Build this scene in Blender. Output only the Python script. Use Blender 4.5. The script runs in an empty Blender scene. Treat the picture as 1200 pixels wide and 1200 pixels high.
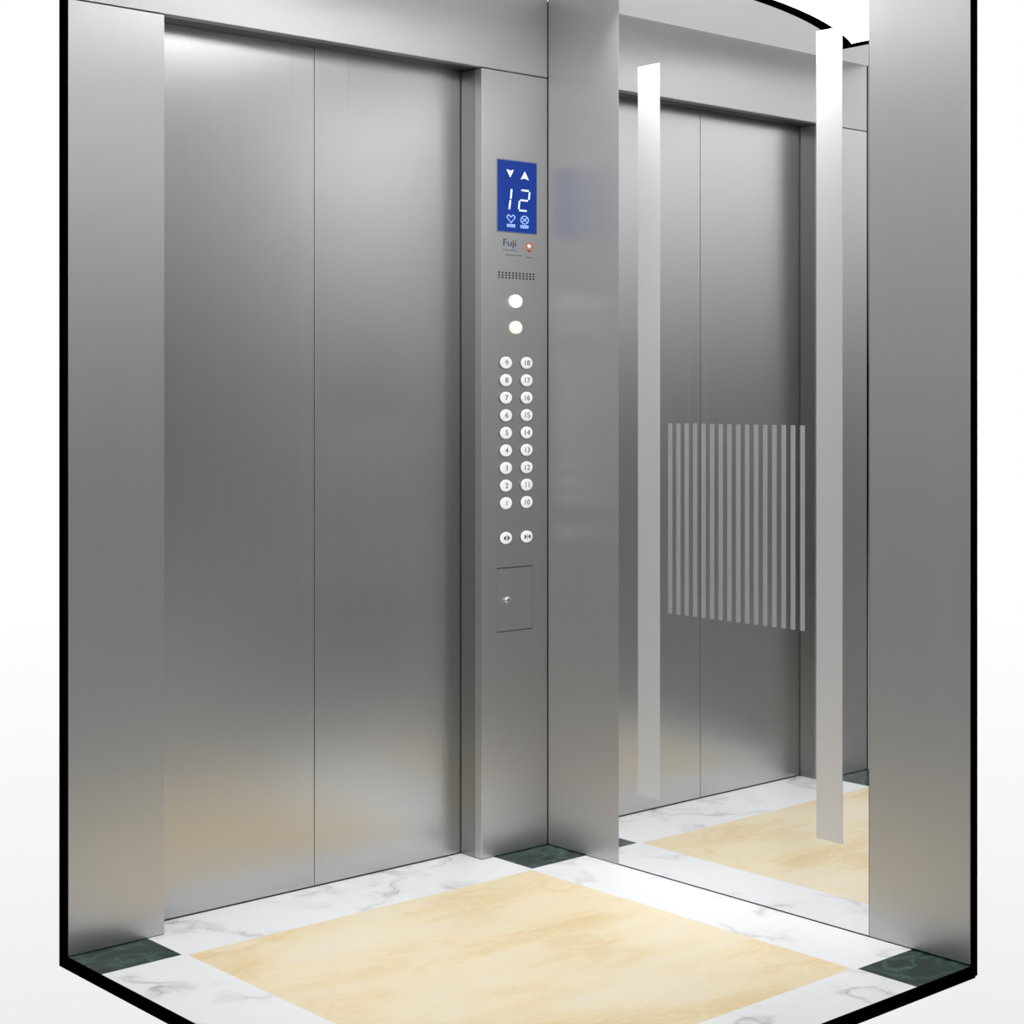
import bpy, bmesh, math
from mathutils import Vector, Matrix

# ------------------------------------------------------------------ set-up
# World axes: the door wall lies in y = 0 and runs from x = -W to the inner corner at x = 0;
# the mirror wall lies in x = 0 and runs from the corner towards y = -DP.  Metres.
W, DP, H = 1.40, 1.317, 2.272
HDR = 2.059            # top of the door opening
OL, OR = -1.1665, -0.2335   # sides of the door opening
REC = 0.086            # depth of the door recess
sc = bpy.context.scene
col = sc.collection
sc.view_settings.view_transform = 'Standard'
sc.view_settings.look = 'None'
sc.cycles.use_denoising = True
sc.cycles.max_bounces = 14
sc.cycles.glossy_bounces = 10
sc.cycles.sample_clamp_indirect = 6.0


def lin(c):
    return tuple(((v / 255) / 12.92 if v / 255 <= 0.04045 else ((v / 255 + 0.055) / 1.055) ** 2.4) for v in c) + (1.0,)


# ------------------------------------------------------------------ materials
def new_mat(name):
    m = bpy.data.materials.new(name)
    m.use_nodes = True
    nt = m.node_tree
    return m, nt, nt.nodes['Principled BSDF'], nt.nodes, nt.links


def plain(name, rgb, rough=0.5, metal=0.0, emit=None, es=0.0, spec=0.5):
    m, nt, p, n, l = new_mat(name)
    p.inputs['Base Color'].default_value = lin(rgb)
    p.inputs['Roughness'].default_value = rough
    p.inputs['Metallic'].default_value = metal
    p.inputs['Specular IOR Level'].default_value = spec
    if emit:
        p.inputs['Emission Color'].default_value = lin(emit)
        p.inputs['Emission Strength'].default_value = es
    return m


def steel(name, rgb, rough, grain=0.03, aniso=0.78):
    """Hairline stainless steel: fine vertical grain in colour and roughness."""
    m, nt, p, n, l = new_mat(name)
    tc = n.new('ShaderNodeTexCoord')
    mp = n.new('ShaderNodeMapping')
    mp.inputs['Scale'].default_value = (260, 260, 0.7)
    nz = n.new('ShaderNodeTexNoise')
    nz.inputs['Scale'].default_value = 1.0
    nz.inputs['Detail'].default_value = 3
    l.new(tc.outputs['Object'], mp.inputs['Vector'])
    l.new(mp.outputs['Vector'], nz.inputs['Vector'])
    mr = n.new('ShaderNodeMapRange')
    mr.inputs['To Min'].default_value = 1 - grain
    mr.inputs['To Max'].default_value = 1 + grain
    l.new(nz.outputs['Fac'], mr.inputs['Value'])
    mx = n.new('ShaderNodeVectorMath')
    mx.operation = 'SCALE'
    mx.inputs[0].default_value = lin(rgb)[:3]
    l.new(mr.outputs['Result'], mx.inputs['Scale'])
    l.new(mx.outputs['Vector'], p.inputs['Base Color'])
    rr = n.new('ShaderNodeMapRange')
    rr.inputs['To Min'].default_value = rough * 0.9
    rr.inputs['To Max'].default_value = rough * 1.1
    l.new(nz.outputs['Fac'], rr.inputs['Value'])
    l.new(rr.outputs['Result'], p.inputs['Roughness'])
    p.inputs['Metallic'].default_value = 1.0
    # vertical hairlines scatter light sideways
    p.inputs['Anisotropic'].default_value = aniso
    tg = n.new('ShaderNodeTangent'); tg.direction_type = 'RADIAL'; tg.axis = 'Z'
    l.new(tg.outputs['Tangent'], p.inputs['Tangent'])
    return m


def ramp(n, stops):
    r = n.new('ShaderNodeValToRGB')
    e = r.color_ramp.elements
    e[0].position, e[0].color = stops[0]
    e[1].position, e[1].color = stops[-1]
    for pos, c in stops[1:-1]:
        x = e.new(pos)
        x.color = c
    return r


def marble_white():
    m, nt, p, n, l = new_mat('white_marble')
    tc = n.new('ShaderNodeTexCoord')
    mp = n.new('ShaderNodeMapping')
    mp.inputs['Rotation'].default_value = (0, 0, 0.6)
    mp.inputs['Location'].default_value = (3.1, 1.7, 0)
    l.new(tc.outputs['Object'], mp.inputs['Vector'])
    wz = n.new('ShaderNodeTexNoise'); wz.inputs['Scale'].default_value = 5.0; wz.inputs['Detail'].default_value = 6
    l.new(mp.outputs['Vector'], wz.inputs['Vector'])
    ad = n.new('ShaderNodeMixRGB'); ad.blend_type = 'LINEAR_LIGHT'; ad.inputs['Fac'].default_value = 0.16
    l.new(mp.outputs['Vector'], ad.inputs['Color1']); l.new(wz.outputs['Color'], ad.inputs['Color2'])
    nz = n.new('ShaderNodeTexNoise'); nz.inputs['Scale'].default_value = 3.0; nz.inputs['Detail'].default_value = 4
    nz.inputs['Roughness'].default_value = 0.5
    l.new(ad.outputs['Color'], nz.inputs['Vector'])
    # thin veins where the noise crosses its middle
    s = n.new('ShaderNodeMath'); s.operation = 'SUBTRACT'; s.inputs[1].default_value = 0.5
    a = n.new('ShaderNodeMath'); a.operation = 'ABSOLUTE'
    l.new(nz.outputs['Fac'], s.inputs[0]); l.new(s.outputs[0], a.inputs[0])
    r = ramp(n, [(0.0, (1, 1, 1, 1)), (0.007, (0.55, 0.55, 0.55, 1)), (0.035, (0.12, 0.12, 0.12, 1)), (0.10, (0, 0, 0, 1))])
    l.new(a.outputs[0], r.inputs['Fac'])
    mz = n.new('ShaderNodeTexNoise'); mz.inputs['Scale'].default_value = 4.2; mz.inputs['Detail'].default_value = 2
    l.new(tc.outputs['Object'], mz.inputs['Vector'])
    mr = n.new('ShaderNodeMapRange'); mr.inputs['From Min'].default_value = 0.42; mr.inputs['From Max'].default_value = 0.66
    l.new(mz.outputs['Fac'], mr.inputs['Value'])
    mu = n.new('ShaderNodeMath'); mu.operation = 'MULTIPLY'
    l.new(r.outputs['Color'], mu.inputs[0]); l.new(mr.outputs['Result'], mu.inputs[1])
    mx = n.new('ShaderNodeMixRGB')
    mx.inputs['Color1'].default_value = lin((240, 241, 243)); mx.inputs['Color2'].default_value = lin((150, 152, 157))
    l.new(mu.outputs[0], mx.inputs['Fac'])
    l.new(mx.outputs['Color'], p.inputs['Base Color'])
    p.inputs['Roughness'].default_value = 0.35
    p.inputs['Specular IOR Level'].default_value = 0.25
    return m


def marble_cream():
    m, nt, p, n, l = new_mat('cream_onyx')
    tc = n.new('ShaderNodeTexCoord')
    mp = n.new('ShaderNodeMapping')
    mp.inputs['Rotation'].default_value = (0, 0, -0.75)
    mp.inputs['Scale'].default_value = (1.0, 2.3, 1)
    l.new(tc.outputs['Object'], mp.inputs['Vector'])
    wz = n.new('ShaderNodeTexNoise'); wz.inputs['Scale'].default_value = 3.0; wz.inputs['Detail'].default_value = 5
    l.new(mp.outputs['Vector'], wz.inputs['Vector'])
    ad = n.new('ShaderNodeMixRGB'); ad.blend_type = 'LINEAR_LIGHT'; ad.inputs['Fac'].default_value = 0.22
    l.new(mp.outputs['Vector'], ad.inputs['Color1']); l.new(wz.outputs['Color'], ad.inputs['Color2'])
    nz = n.new('ShaderNodeTexNoise'); nz.inputs['Scale'].default_value = 2.1; nz.inputs['Detail'].default_value = 7
    nz.inputs['Roughness'].default_value = 0.55
    l.new(ad.outputs['Color'], nz.inputs['Vector'])
    r = ramp(n, [(0.22, lin((222, 194, 140))), (0.40, lin((232, 211, 168))), (0.52, lin((237, 223, 192))),
                 (0.64, lin((238, 227, 204))), (0.80, lin((244, 236, 220)))])
    l.new(nz.outputs['Fac'], r.inputs['Fac'])
    # pale feathery streaks
    st = n.new('ShaderNodeTexNoise'); st.inputs['Scale'].default_value = 5.5; st.inputs['Detail'].default_value = 8
    st.inputs['Distortion'].default_value = 0.8
    l.new(ad.outputs['Color'], st.inputs['Vector'])
    s = n.new('ShaderNodeMath'); s.operation = 'SUBTRACT'; s.inputs[1].default_value = 0.5
    a = n.new('ShaderNodeMath'); a.operation = 'ABSOLUTE'
    l.new(st.outputs['Fac'], s.inputs[0]); l.new(s.outputs[0], a.inputs[0])
    rs = ramp(n, [(0.0, (0.5, 0.5, 0.5, 1)), (0.05, (0, 0, 0, 1))])
    l.new(a.outputs[0], rs.inputs['Fac'])
    mx = n.new('ShaderNodeMixRGB'); mx.inputs['Color2'].default_value = lin((243, 229, 196))
    l.new(rs.outputs['Color'], mx.inputs['Fac']); l.new(r.outputs['Color'], mx.inputs['Color1'])
    l.new(mx.outputs['Color'], p.inputs['Base Color'])
    p.inputs['Roughness'].default_value = 0.4
    p.inputs['Specular IOR Level'].default_value = 0.2
    return m


def marble_green():
    m, nt, p, n, l = new_mat('green_marble')
    tc = n.new('ShaderNodeTexCoord')
    nz = n.new('ShaderNodeTexNoise'); nz.inputs['Scale'].default_value = 9; nz.inputs['Detail'].default_value = 8
    nz.inputs['Distortion'].default_value = 1.2
    l.new(tc.outputs['Object'], nz.inputs['Vector'])
    s = n.new('ShaderNodeMath'); s.operation = 'SUBTRACT'; s.inputs[1].default_value = 0.5
    a = n.new('ShaderNodeMath'); a.operation = 'ABSOLUTE'
    l.new(nz.outputs['Fac'], s.inputs[0]); l.new(s.outputs[0], a.inputs[0])
    r = ramp(n, [(0.0, lin((70, 98, 90))), (0.015, lin((38, 64, 58))), (0.07, lin((22, 44, 39))), (0.3, lin((13, 30, 26)))])
    l.new(a.outputs[0], r.inputs['Fac'])
    l.new(r.outputs['Color'], p.inputs['Base Color'])
    p.inputs['Roughness'].default_value = 0.35
    p.inputs['Specular IOR Level'].default_value = 0.2
    return m


def frosted(name, rgb, fac, rough):
    """Acid-etched mirror glass: part matt white, part blurred mirror."""
    m, nt, p, n, l = new_mat(name)
    p.inputs['Base Color'].default_value = lin((205, 205, 207))
    p.inputs['Metallic'].default_value = 1.0
    p.inputs['Roughness'].default_value = rough
    d = n.new('ShaderNodeBsdfDiffuse')
    d.inputs['Color'].default_value = lin(rgb)
    mx = n.new('ShaderNodeMixShader')
    mx.inputs['Fac'].default_value = fac
    out = n['Material Output']
    l.new(p.outputs[0], mx.inputs[1]); l.new(d.outputs[0], mx.inputs[2]); l.new(mx.outputs[0], out.inputs['Surface'])
    return m


M = dict(
    steel=steel('hairline_steel', (194, 194, 194), 0.41),
    side=steel('side_panel_steel', (196, 196, 196), 0.49),
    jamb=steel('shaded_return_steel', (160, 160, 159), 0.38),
    soffit=steel('shadowed_soffit_steel', (118, 118, 117), 0.4),  # like the jamb, steel darkened to carry the recess shade in its colour
    door=steel('satin_steel_door', (190, 190, 190), 0.29, 0.03, 0.35),
    ceil=plain('glowing_ceiling_satin', (246, 246, 246), 0.33, 0.45, (255, 255, 255), 0.36),  # satin ceiling with an even glow added to brighten it in the mirror
    dark=plain('black_joint', (10, 10, 10), 0.9, spec=0.0),
    black=plain('black_edge', (2, 2, 2), 0.9, spec=0.0),
    mirror=plain('mirror_glass', (236, 237, 238), 0.0, 1.0),
    frost=frosted('frosted_strip_glass', (238, 238, 241), 0.30, 0.45),
    etch=frosted('etched_line_glass', (220, 220, 220), 0.16, 0.40),
    white=marble_white(), cream=marble_cream(), green=marble_green(),
    sill=plain('sill_metal', (70, 70, 70), 0.5, 1.0),
    light=plain('light_diffuser', (255, 255, 255), 0.6, 0, (255, 254, 252), 3.4),
    blue=plain('blue_screen', (16, 40, 110), 0.35, 0, (26, 66, 158), 0.5, spec=0.2),
    glyph=plain('lit_glyph', (225, 245, 255), 0.5, 0, (222, 244, 255), 0.9),
    glyph_dim=plain('dim_glyph', (150, 185, 240), 0.5, 0, (150, 182, 240), 0.7),
    bezel=plain('screen_bezel', (150, 156, 180), 0.35, 0.6),
    lamp=plain('white_lamp', (255, 255, 255), 0.4, 0, (255, 255, 255), 1.1),
    lampc=plain('cream_lamp', (232, 232, 214), 0.4, 0, (234, 234, 214), 0.55),
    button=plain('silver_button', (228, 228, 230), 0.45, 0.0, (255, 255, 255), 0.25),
    ring=plain('button_ring', (150, 150, 152), 0.3, 1.0),
    ink=plain('dark_ink', (70, 70, 74), 0.6),
    logo=plain('blue_ink', (44, 62, 96), 0.5),
    grey_ink=plain('grey_ink', (112, 112, 112), 0.6),
    orange=plain('orange_enamel', (226, 126, 72), 0.4),
    pale=plain('white_enamel', (250, 248, 240), 0.4, 0, (255, 250, 240), 0.3),
    hole=plain('grille_hole', (12, 12, 12), 0.9),
    chrome=plain('chrome', (235, 235, 235), 0.12, 1.0),
)


# ------------------------------------------------------------------ helpers
def add_box(bm, x0, x1, y0, y1, z0, z1, mi=0):
    v = [bm.verts.new(p) for p in ((x0, y0, z0), (x1, y0, z0), (x1, y1, z0), (x0, y1, z0),
                                   (x0, y0, z1), (x1, y0, z1), (x1, y1, z1), (x0, y1, z1))]
    for q in ((3, 2, 1, 0), (4, 5, 6, 7), (0, 1, 5, 4), (1, 2, 6, 5), (2, 3, 7, 6), (3, 0, 4, 7)):
        bm.faces.new([v[i] for i in q]).material_index = mi


def add_prism(bm, pts, y0, y1):
    """A polygon drawn in (x, z), facing -y, given a thickness."""
    a = [bm.verts.new((x, y0, z)) for x, z in pts]
    b = [bm.verts.new((x, y1, z)) for x, z in pts]
    k = len(pts)
    bm.faces.new(a); bm.faces.new(b[::-1])
    for i in range(k):
        bm.faces.new((a[i], b[i], b[(i + 1) % k], a[(i + 1) % k]))


def oval(cx, cz, rx, rz, k=32):
    return [(cx + rx * math.cos(2 * math.pi * i / k), cz + rz * math.sin(2 * math.pi * i / k)) for i in range(k)]


def add_dome(bm, cx, cz, rx, rz, y0, depth, k=32):
    """A low convex button cap whose back sits at y0."""
    prof = [(1.0, 0.0), (1.0, 0.55), (0.94, 0.82), (0.8, 0.95), (0.5, 1.0)]
    rings = [[bm.verts.new((cx + s * rx * math.cos(2 * math.pi * i / k), y0 - d * depth, cz + s * rz * math.sin(2 * math.pi * i / k)))
              for i in range(k)] for s, d in prof]
    for a, b in zip(rings, rings[1:]):
        for i in range(k):
            bm.faces.new((a[i], a[(i + 1) % k], b[(i + 1) % k], b[i]))
    bm.faces.new(rings[-1])


def add_ring(bm, cx, cz, rx, rz, w, y0, y1, k=40):
    o = oval(cx, cz, rx, rz, k); i_ = oval(cx, cz, rx - w, rz - w, k)
    A = [bm.verts.new((x, y0, z)) for x, z in o]; B = [bm.verts.new((x, y0, z)) for x, z in i_]
    C_ = [bm.verts.new((x, y1, z)) for x, z in o]; D_ = [bm.verts.new((x, y1, z)) for x, z in i_]
    for i in range(k):
        j = (i + 1) % k
        bm.faces.new((A[i], A[j], B[j], B[i])); bm.faces.new((C_[i], D_[i], D_[j], C_[j]))
        bm.faces.new((A[i], C_[i], C_[j], A[j])); bm.faces.new((B[i], B[j], D_[j], D_[i]))


def stroke(bm, x0, z0, x1, z1, w, y0, y1):
    d = Vector((x1 - x0, z1 - z0)); d.normalize(); nrm = Vector((-d.y, d.x)) * (w / 2)
    add_prism(bm, [(x0 + nrm.x, z0 + nrm.y), (x0 - nrm.x, z0 - nrm.y), (x1 - nrm.x, z1 - nrm.y), (x1 + nrm.x, z1 + nrm.y)], y0, y1)


def obj(name, bm, mats, parent=None, bevel=0.0, smooth=False):
    bmesh.ops.recalc_face_normals(bm, faces=bm.faces)
    me = bpy.data.meshes.new(name)
    bm.to_mesh(me); bm.free()
    o = bpy.data.objects.new(name, me)
    for m in (mats if isinstance(mats, (list, tuple)) else [mats]):
        me.materials.append(m)
    col.objects.link(o)
    if parent:
        o.parent = parent
        o.matrix_parent_inverse = Matrix.Translation(-parent.location) if parent.type == 'EMPTY' else Matrix()
    if smooth:
        for p in me.polygons: p.use_smooth = True
    if bevel:
        b = o.modifiers.new('bevel', 'BEVEL'); b.width = bevel; b.segments = 2; b.limit_method = 'ANGLE'
    return o


def box(name, mats, parent, *d, bevel=0.0):
    bm = bmesh.new(); add_box(bm, *d)
    return obj(name, bm, mats, parent, bevel)


def text_mesh(s, cx, cz, size, y, sx=1.0):
    """Lettering lying on a plane that faces -y, centred at (cx, cz)."""
    c = bpy.data.curves.new('lettering', 'FONT')
    c.body = s; c.size = size; c.align_x = 'CENTER'; c.align_y = 'CENTER'; c.extrude = 0.0003
    t = bpy.data.objects.new('lettering', c); col.objects.link(t)
    bpy.context.view_layer.update()
    me = bpy.data.meshes.new_from_object(t.evaluated_get(bpy.context.evaluated_depsgraph_get()))
    bpy.data.objects.remove(t); bpy.data.curves.remove(c)
    bm = bmesh.new(); bm.from_mesh(me); bpy.data.meshes.remove(me)
    xs = [v.co.x for v in bm.verts]; ys = [v.co.y for v in bm.verts]
    mx, my = (min(xs) + max(xs)) / 2, (min(ys) + max(ys)) / 2
    for v in bm.verts:
        a, b, d = v.co
        v.co = (cx + (a - mx) * sx, y - d, cz + (b - my))
    return bm


STRUCT = {
    'floor': ('pale marble lift floor with cream centre and dark green corner squares', 'floor'),
    'ceiling': ('pale ceiling of the lift car seen in the mirror', 'ceiling'),
    'wall_front': ('brushed steel header and left return around the lift doors', 'wall'),
    'wall_right': ('brushed steel side wall flanking the tall mirror', 'wall'),
    'door_1': ('left brushed steel sliding lift door', 'door'),
    'door_2': ('right brushed steel sliding lift door beside the control panel', 'door'),
    'trim_1': ('black cut edge along the floor below the mirror wall corner', 'trim'),
    'trim_2': ('black cut edge of the floor running from the left return panel', 'trim'),
    'trim_3': ('tall black cut edge on the left of the door wall', 'trim'),
    'trim_4': ('tall black cut edge on the right of the mirror wall', 'trim'),
}


def struct(o):
    o['kind'] = 'structure'
    o['label'], o['category'] = STRUCT[o.name]
    return o


def thing(name, label, cat, loc):
    o = bpy.data.objects.new(name, None); col.objects.link(o)
    o.location = loc; o['label'] = label; o['category'] = cat; o['kind'] = 'thing'
    o.empty_display_size = 0.1
    return o


# ------------------------------------------------------------------ floor
bm = bmesh.new()
GX, GY = 0.191, 0.148
CXg, CYg = 0.200, 0.157      # cream slab sits a thin white line inside the green corners
xs = [-W, -W + GX, -W + CXg, -CXg, -GX, 0.0]
ys = [-DP, -DP + GY, -DP + CYg, -CYg, -GY, 0.0]
vg = [[bm.verts.new((x, y, 0)) for y in ys] for x in xs]
for i in range(5):
    for j in range(5):
        f = bm.faces.new((vg[i][j], vg[i + 1][j], vg[i + 1][j + 1], vg[i][j + 1]))
        f.material_index = 2 if i in (0, 4) and j in (0, 4) else (1 if i == 2 and j == 2 else 0)
# marble running into the door recess, then the dark running sill below the doors
def quad(x0, x1, y0, y1, z, mi):
    f = bm.faces.new([bm.verts.new(p) for p in ((x0, y0, z), (x1, y0, z), (x1, y1, z), (x0, y1, z))]); f.material_index = mi
quad(OL, OR, 0.0, REC - 0.001, 0, 0)
quad(-W, OL, 0.0, 0.028, 0.0, 3)
quad(OR, -0.04, 0.0, 0.084, 0.0, 3)
quad(-1.19, -0.21, REC - 0.001, 0.125, 0, 3)
# slab under it all
T = 0.025
add_box(bm, -W, 0.0, -DP, 0.0, -T, -0.0005, 3)
add_box(bm, -1.19, -0.21, 0.029, 0.125, -T, -0.0005, 3)
add_box(bm, -W, -0.04, 0.0, 0.029, -T, -0.0005, 3)
floor = struct(obj('floor', bm, [M['white'], M['cream'], M['green'], M['sill']]))

# black section edges round the cut-away
bm = bmesh.new()
add_box(bm, -W - 0.006, 0.0095, -DP - 0.006, -DP, -T, 0.0)
struct(obj('trim_1', bm, M['black']))
bm = bmesh.new()
add_box(bm, -W - 0.006, -W, -DP, 0.0, -T, 0.0)
struct(obj('trim_2', bm, M['black']))
bm = bmesh.new()
add_box(bm, -W - 0.006, -W, 0.0, 0.030, -T, H)
struct(obj('trim_3', bm, M['black']))
bm = bmesh.new()
add_box(bm, 0.0, 0.0095, -DP - 0.006, -DP, 0.0, H)
struct(obj('trim_4', bm, M['black']))

# ------------------------------------------------------------------ door wall
G = 0.0012   # half joint
bm = bmesh.new()
add_box(bm, -W, -0.0015, 0.0, 0.028, HDR + G, H)            # header face
wall_front = struct(obj('wall_front', bm, M['side'], bevel=0.001))
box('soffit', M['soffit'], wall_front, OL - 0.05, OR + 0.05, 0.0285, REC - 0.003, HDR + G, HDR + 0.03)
bm = bmesh.new()
add_box(bm, -W, OL, 0.0, 0.028, 0.001, HDR - G)
p = obj('return_panel', bm, M['steel'], wall_front, bevel=0.001)
p['label'] = 'steel return panel on the left of the doors'
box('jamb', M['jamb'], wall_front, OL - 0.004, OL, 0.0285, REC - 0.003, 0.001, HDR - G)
box('joint_backing', M['dark'], wall_front, -W + 0.002, OL - 0.006, 0.029, 0.034, HDR - 0.03, HDR + 0.03)
box('corner_backing', M['dark'], wall_front, -0.03, 0.028, 0.0855, 0.09, 0.0, H)

# doors
for n, (a, b) in (('door_1', (-1.31, -0.7008)), ('door_2', (-0.6992, -0.09))):
    struct(box(n, M['door'], None, a, b, REC, REC + 0.028, 0.003, 2.16, bevel=0.0008))

# ------------------------------------------------------------------ mirror wall
MY0, MY1 = -0.2690, -1.0545
bm = bmesh.new()
add_box(bm, 0.020, 0.026, -DP, 0.0855, 0.001, H)
add_box(bm, 0.0005, 0.026, -DP, 0.0, -T, 0.0005)
add_box(bm, -0.039, 0.026, 0.0005, 0.0855, -T, 0.0005)
add_box(bm, 0.0125, 0.020, MY1, MY0, 0.001, H)
wall_right = struct(obj('wall_right', bm, M['dark']))
p = box('side_panel', M['side'], wall_right, 0.0, 0.019, MY0 + G * 0.6, -0.0015, 0.0015, H, bevel=0.0009)
p['label'] = 'narrow steel panel between the corner and the mirror'
p = box('side_panel', M['side'], wall_right, 0.0, 0.019, -DP, MY1 - 0.0002, 0.0015, H, bevel=0.0022)
p['label'] = 'steel panel on the right of the mirror'

mir = thing('wall_mirror', 'full-height wall mirror with two frosted strips and a block of etched lines', 'mirror', (0.0, (MY0 + MY1) / 2, 0.0))
g = box('mirror_glass', M['mirror'], mir, 0.0, 0.012, MY1, MY0, 0.003, H - 0.001)
for a, b, lb in ((-0.4135, -0.3389, 'frosted strip at the left of the etched lines'), (-0.9815, -0.9085, 'frosted strip at the right of the etched lines')):
    s = box('frosted_strip', M['frost'], mir, -0.0012, -0.0001, a, b, 0.193, 2.040)
    s['label'] = lb
NL = 16
y_first, y_last, lw = -0.4432, -0.8738, 0.0128
pitch = (y_first - y_last - lw) / (NL - 1)
proto = None
for k in range(NL):
    y1 = y_first - k * pitch
    if proto is None:
        proto = box('etched_line', M['etch'], mir, -0.0010, -0.0001, y1 - lw, y1, 0.663, 1.137)
    else:
        c = proto.copy(); col.objects.link(c); c.parent = mir
        c.matrix_parent_inverse = proto.matrix_parent_inverse.copy()
        c.location = (0, -k * pitch, 0)

# ------------------------------------------------------------------ ceiling and its light
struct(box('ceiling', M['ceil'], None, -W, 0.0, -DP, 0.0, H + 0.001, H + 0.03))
lamp = thing('ceiling_light', 'large bright white ceiling light panel with a black rim, seen in the mirror', 'light', (-0.7, -0.66, H))
P1, P2 = Vector((-1.052, -0.172)), Vector((-0.16, -0.435))
P3, P4 = Vector((-0.40, -1.02)), Vector((-1.05, -0.84))
def arc(a, b, sag, k=20):
    d = b - a; nr = Vector((-d.y, d.x)).normalized()
    c = Vector((-0.7, -0.66)); mid = (a + b) / 2
    if nr.dot(c - mid) < 0: nr = -nr
    return [a + d * (i / k) + nr * sag * 4 * (i / k) * (1 - i / k) for i in range(k)]
outline = arc(P1, P2, 0.055) + arc(P2, P3, 0.03) + arc(P3, P4, 0.055) + arc(P4, P1, 0.004)
ctr = Vector((-0.7, -0.66))
def inset(q, w):
    k = len(q); r = []
    for i in range(k):
        t = (q[(i + 1) % k] - q[i - 1]).normalized(); nn = Vector((-t.y, t.x))
        if nn.dot(ctr - q[i]) < 0: nn = -nn
        r.append(q[i] + nn * w)
    return r
inner = inset(outline, 0.036)
bm = bmesh.new()
lo, hi = H - 0.020, H
A = [bm.verts.new((q.x, q.y, lo)) for q in outline]; B = [bm.verts.new((q.x, q.y, lo)) for q in inner]
C_ = [bm.verts.new((q.x, q.y, hi)) for q in outline]; D_ = [bm.verts.new((q.x, q.y, hi)) for q in inner]
k = len(outline)
for i in range(k):
    j = (i + 1) % k
    bm.faces.new((A[i], A[j], B[j], B[i])); bm.faces.new((C_[i], C_[j], D_[j], D_[i]))
    bm.faces.new((A[i], A[j], C_[j], C_[i])); bm.faces.new((B[i], B[j], D_[j], D_[i]))
obj('light_rim', bm, M['black'], lamp)
bm = bmesh.new()
lo, hi = H - 0.017, H - 0.003
inn = inset(outline, 0.0362)
A = [bm.verts.new((q.x, q.y, lo)) for q in inn]; C_ = [bm.verts.new((q.x, q.y, hi)) for q in inn]
ca = bm.verts.new((ctr.x, ctr.y, lo)); cb = bm.verts.new((ctr.x, ctr.y, hi))
for i in range(k):
    j = (i + 1) % k
    bm.faces.new((A[i], A[j], ca)); bm.faces.new((C_[i], C_[j], cb)); bm.faces.new((A[i], A[j], C_[j], C_[i]))
obj('light_diffuser', bm, M['light'], lamp)

la = bpy.data.lights.new('added_floor_fill', 'AREA'); la.shape = 'RECTANGLE'; la.size = 1.0; la.size_y = 0.95  # added lamp just under the diffuser, narrow spread to brighten the floor
la.energy = 3.7; la.spread = math.radians(75)
lo_ = bpy.data.objects.new('added_floor_fill', la); col.objects.link(lo_)
lo_.location = (-0.82, -0.54, H - 0.022)

cv = bpy.data.lights.new('added_mirror_wash', 'AREA'); cv.shape = 'RECTANGLE'; cv.size = 0.03; cv.size_y = 0.70  # added lamp out of view, whitens the tops of the frosted strips
cv.energy = 6.5; cv.spread = math.radians(75)
cvo = bpy.data.objects.new('added_mirror_wash', cv); col.objects.link(cvo)
cvo.location = (-0.11, -0.66, H - 0.004); cvo.rotation_euler = (0, math.radians(-26), 0)

# ------------------------------------------------------------------ control panel column
cop = thing('control_panel', 'tall steel control panel column with blue floor display and two rows of round buttons', 'control panel', (-0.1165, 0.0, 0.0))
bm = bmesh.new()
add_box(bm, OR, -0.0015, 0.0, 0.028, 0.001, HDR - G)
obj('faceplate', bm, M['steel'], cop, bevel=0.0014)
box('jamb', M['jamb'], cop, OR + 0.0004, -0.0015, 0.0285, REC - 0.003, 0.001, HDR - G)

# display
dx0, dx1, dz0, dz1 = -0.1795, -0.0435, 1.638, 1.825
bm = bmesh.new(); add_box(bm, dx0 - 0.003, dx1 + 0.003, -0.0012, -0.0001, dz0 - 0.003, dz1 + 0.003)
disp = obj('display', bm, M['bezel'], cop)
disp['label'] = 'blue floor display showing 12'
box('screen', M['blue'], disp, dx0, dx1, -0.0024, -0.0013, dz0, dz1)
yA, yB = -0.0034, -0.0025
def px(u): return dx0 + u * (dx1 - dx0)
def pz(v): return dz0 + v * (dz1 - dz0)
bm = bmesh.new(); add_prism(bm, [(px(.215), pz(.875)), (px(.305), pz(.858)), (px(.40), pz(.875)), (px(.308), pz(.765))], yA, yB)
obj('down_arrow', bm, M['glyph'], disp)
bm = bmesh.new(); add_prism(bm, [(px(.585), pz(.752)), (px(.685), pz(.772)), (px(.79), pz(.752)), (px(.688), pz(.868))], yA, yB)
obj('up_arrow', bm, M['glyph'], disp)
sw = 0.0050
bm = bmesh.new()
stroke(bm, px(.345), pz(.60), px(.325), pz(.465), sw, yA, yB)
stroke(bm, px(.315), pz(.445), px(.285), pz(.315), sw, yA, yB)
obj('digit', bm, M['glyph'], disp)
bm = bmesh.new()
for a, b, c, d in ((.60, .60, .79, .60), (.815, .585, .80, .475), (.575, .458, .765, .458), (.55, .445, .53, .33), (.545, .312, .735, .312)):
    stroke(bm, px(a), pz(b), px(c), pz(d), 0.0042, yA, yB)
obj('digit', bm, M['glyph'], disp)
bm = bmesh.new()
for q in (((.22, .205), (.33, .125)), ((.44, .205), (.33, .125)), ((.22, .205), (.27, .24)), ((.27, .24), (.33, .205)), ((.33, .205), (.39, .24)), ((.39, .24), (.44, .205))):
    stroke(bm, px(q[0][0]), pz(q[0][1]), px(q[1][0]), pz(q[1][1]), 0.0022, yA, yB)
obj('symbol', bm, M['glyph_dim'], disp)
bm = bmesh.new(); add_ring(bm, px(.685), pz(.18), 0.0145, 0.0115, 0.0022, yA, yB)
stroke(bm, px(.62), pz(.21), px(.75), pz(.15), 0.0022, yA, yB)
stroke(bm, px(.62), pz(.15), px(.75), pz(.21), 0.0022, yA, yB)
obj('symbol', bm, M['glyph_dim'], disp)
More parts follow.
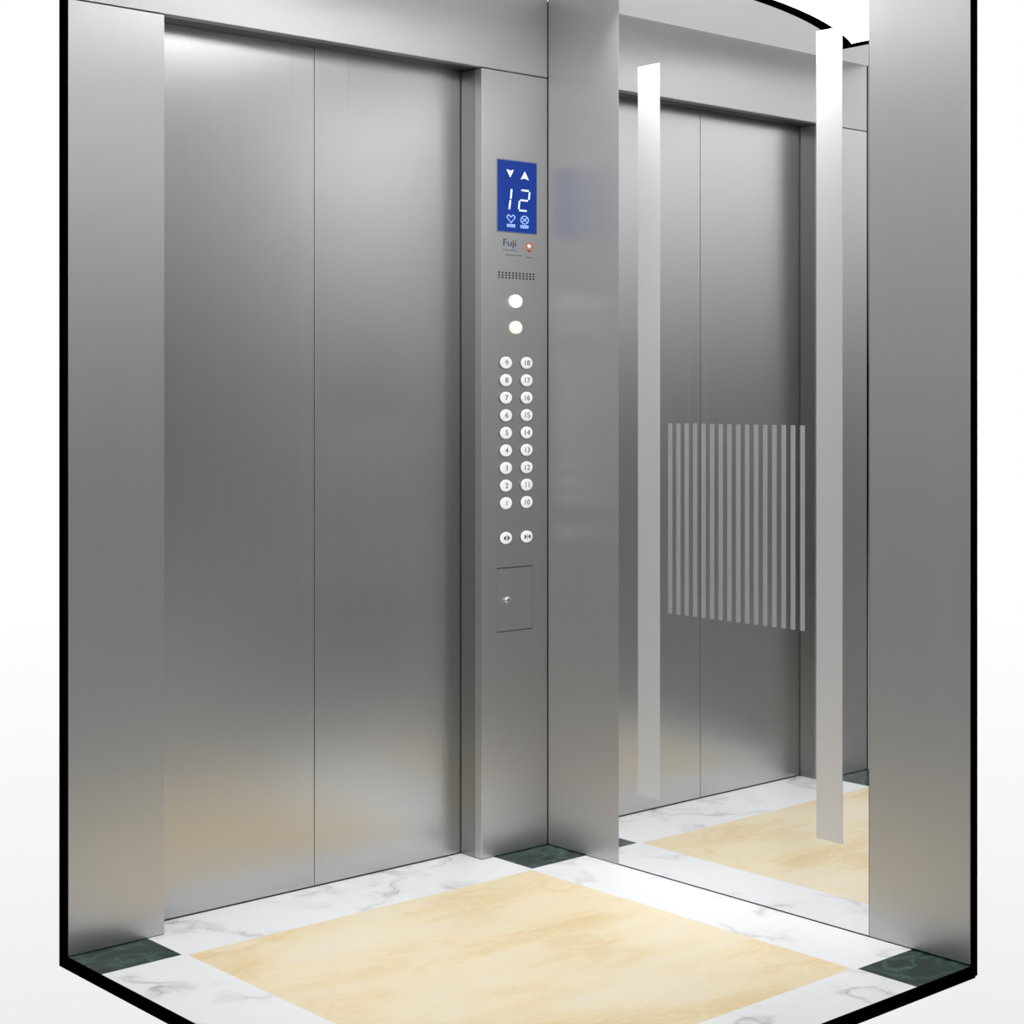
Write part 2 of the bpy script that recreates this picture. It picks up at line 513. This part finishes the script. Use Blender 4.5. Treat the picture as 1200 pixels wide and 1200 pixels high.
for x0, x1 in ((.22, .44), (.57, .79)):
    bm = bmesh.new()
    for k2 in range(4):
        xx = x0 + (x1 - x0) * (k2 + .5) / 4
        stroke(bm, px(xx), pz(.062), px(xx), pz(.098), 0.0045, yA, yB)
    stroke(bm, px(x0), pz(.10), px(x1), pz(.10), 0.0022, yA, yB)
    obj('caption', bm, M['glyph_dim'], disp)

# maker's badge below the display
bm = text_mesh('Fuji', -0.137, 1.606, 0.026, -0.0002, 1.35)
badge = obj('badge', bm, M['logo'], cop)
badge['label'] = 'blue lettering badge with an orange emblem'
bm = bmesh.new(); add_ring(bm, -0.067, 1.602, 0.012, 0.0125, 0.0045, -0.0008, -0.0001)
stroke(bm, -0.075, 1.592, -0.060, 1.589, 0.003, -0.0008, -0.0001)
obj('emblem', bm, M['orange'], badge)
bm = bmesh.new(); add_prism(bm, oval(-0.0685, 1.604, 0.0065, 0.0045), -0.0012, -0.0002)
obj('emblem_centre', bm, M['pale'], badge)
bm = bmesh.new()
for x0, x1, z, nn in ((-0.158, -0.115, 1.5895, 9), (-0.150, -0.098, 1.5765, 11), (-0.079, -0.058, 1.5735, 5)):
    for k2 in range(nn):
        xx = x0 + (x1 - x0) * k2 / (nn - 1)
        stroke(bm, xx, z - 0.0016, xx, z + 0.0016, 0.0022, -0.0008, -0.0001)
obj('fine_print', bm, M['grey_ink'], badge)

# speaker holes
bm = bmesh.new()
for r_ in range(3):
    for c_ in range(11):
        add_prism(bm, oval(-0.174 + c_ * 0.0122, 1.5295 - r_ * 0.0066, 0.0034, 0.0021, 10), -0.0006, -0.0001)
obj('speaker_grille', bm, M['hole'], cop)

# two round lamps
for z, mt, lb in ((1.4555, 'lamp', 'white round lamp'), (1.3860, 'lampc', 'cream round lamp')):
    bm = bmesh.new(); add_dome(bm, -0.1165, z, 0.0215, 0.0170, -0.0002, 0.006)
    o = obj('indicator_lamp', bm, M[mt], cop, smooth=False); o['label'] = lb

# buttons
def button(cx, cz, sym, lb):
    bm = bmesh.new(); add_dome(bm, cx, cz, 0.0205, 0.0160, -0.0014, 0.005)
    b = obj('button', bm, M['button'], cop); b['label'] = lb
    bm = bmesh.new(); add_ring(bm, cx, cz, 0.0225, 0.0178, 0.0030, -0.0026, -0.0001)
    obj('button_ring', bm, M['ring'], b)
    if sym in ('open', 'close'):
        bm = bmesh.new(); s = 1 if sym == 'open' else -1
        for d in (-1, 1):
            tip, base = (0.0115, 0.0035) if s > 0 else (0.0025, 0.0105)
            add_prism(bm, [(cx + d * tip, cz), (cx + d * base, cz + 0.0065), (cx + d * base, cz - 0.0065)], -0.0072, -0.0065)
        stroke(bm, cx, cz - 0.0075, cx, cz + 0.0075, 0.0014, -0.0072, -0.0065)
        obj('symbol', bm, M['ink'], b)
    else:
        obj('numeral', text_mesh(sym, cx, cz, 0.0195, -0.0066, 1.15), M['ink'], b)
for k2 in range(9):
    z = 1.2930 - k2 * (1.2930 - 0.9235) / 8
    button(-0.1525, z, str(9 - k2), 'round silver button marked %d' % (9 - k2))
    button(-0.0795, z, str(18 - k2), 'round silver button marked %d' % (18 - k2))
button(-0.1525, 0.8320, 'open', 'round silver door-open button')
button(-0.0795, 0.8320, 'close', 'round silver door-close button')

# service flap with its lock
sx0, sx1, sz0, sz1 = -0.1795, -0.0570, 0.5875, 0.7520
bm = bmesh.new(); add_box(bm, sx0, sx1, -0.0012, -0.0001, sz0, sz1)
flap = obj('service_flap', bm, M['steel'], cop)
bm = bmesh.new()
add_box(bm, sx0 - 0.0022, sx1 + 0.001, -0.0009, -0.0001, sz1, sz1 + 0.0022)
add_box(bm, sx0 - 0.0022, sx1 + 0.001, -0.0009, -0.0001, sz0 - 0.0022, sz0)
add_box(bm, sx1, sx1 + 0.001, -0.0009, -0.0001, sz0, sz1)
obj('flap_joint', bm, M['hole'], flap)
bm = bmesh.new(); add_dome(bm, -0.1465, 0.6690, 0.0100, 0.0085, -0.0013, 0.006)
lk = obj('key_lock', bm, M['chrome'], flap, smooth=True)

# ------------------------------------------------------------------ surroundings: a white studio backdrop behind, made-up dim and bright bands in front for the steel
w = bpy.data.worlds.new('studio'); sc.world = w; w.use_nodes = True
n, l = w.node_tree.nodes, w.node_tree.links
bg = n['Background']
tc = n.new('ShaderNodeTexCoord')
nm = n.new('ShaderNodeVectorMath'); nm.operation = 'NORMALIZE'
l.new(tc.outputs['Generated'], nm.inputs[0])
dt = n.new('ShaderNodeVectorMath'); dt.operation = 'DOT_PRODUCT'
dt.inputs[1].default_value = (0.662, 0.749, 0.0)
l.new(nm.outputs['Vector'], dt.inputs[0])
fr = n.new('ShaderNodeMapRange'); fr.interpolation_type = 'SMOOTHSTEP'
fr.inputs['From Min'].default_value = 0.45; fr.inputs['From Max'].default_value = 0.75
l.new(dt.outputs['Value'], fr.inputs['Value'])
sp = n.new('ShaderNodeSeparateXYZ'); l.new(nm.outputs['Vector'], sp.inputs[0])
mz = n.new('ShaderNodeMapRange'); mz.inputs['From Min'].default_value = -1; mz.inputs['From Max'].default_value = 1
l.new(sp.outputs['Z'], mz.inputs['Value'])
def g(v): return (v, v, v, 1)
white = ramp(n, [(0.0, g(0.80)), (0.335, g(0.86)), (0.41, g(0.96)), (0.44, g(1.0)), (1.0, g(1.0))])
side_bands = ramp(n, [(0.0, g(0.50)), (0.36, g(0.48)), (0.43, g(0.40)), (0.468, g(0.05)), (0.507, g(0.02)), (0.54, g(0.30)), (0.58, g(0.55)), (0.63, g(0.32)), (0.72, g(0.30)), (1.0, g(0.5))])
rear = ramp(n, [(0.0, g(0.30)), (0.36, g(0.30)), (0.43, g(0.32)), (0.468, g(0.04)), (0.507, g(0.02)), (0.54, g(0.65)), (0.58, g(2.2)), (0.66, g(2.2)), (0.75, g(0.9)), (1.0, g(0.8))])  # bright band added behind the camera to lift the upper doors
bk = n.new('ShaderNodeMapRange'); bk.interpolation_type = 'SMOOTHSTEP'
bk.inputs['From Min'].default_value = -0.35; bk.inputs['From Max'].default_value = -0.80
l.new(dt.outputs['Value'], bk.inputs['Value']); l.new(mz.outputs['Result'], rear.inputs['Fac'])
rm = n.new('ShaderNodeMixRGB')
l.new(bk.outputs['Result'], rm.inputs['Fac']); l.new(side_bands.outputs['Color'], rm.inputs['Color1']); l.new(rear.outputs['Color'], rm.inputs['Color2'])
l.new(mz.outputs['Result'], white.inputs['Fac']); l.new(mz.outputs['Result'], side_bands.inputs['Fac'])
mx = n.new('ShaderNodeMixRGB')
l.new(fr.outputs['Result'], mx.inputs['Fac']); l.new(rm.outputs['Color'], mx.inputs['Color1']); l.new(white.outputs['Color'], mx.inputs['Color2'])
l.new(mx.outputs['Color'], bg.inputs['Color'])
bg.inputs['Strength'].default_value = 1.0

# ------------------------------------------------------------------ camera
cam = bpy.data.cameras.new('camera'); co = bpy.data.objects.new('camera', cam); col.objects.link(co)
cam.sensor_width = 36; cam.lens = 2010 / 1200 * 36
cam.shift_y = -135 / 1200
co.location = (-3.1245, -3.3909, 1.2030)
co.rotation_euler = (math.radians(90), 0, -math.atan2(0.66211, 0.74940))
cam.clip_start = 0.05; cam.clip_end = 100
sc.camera = co
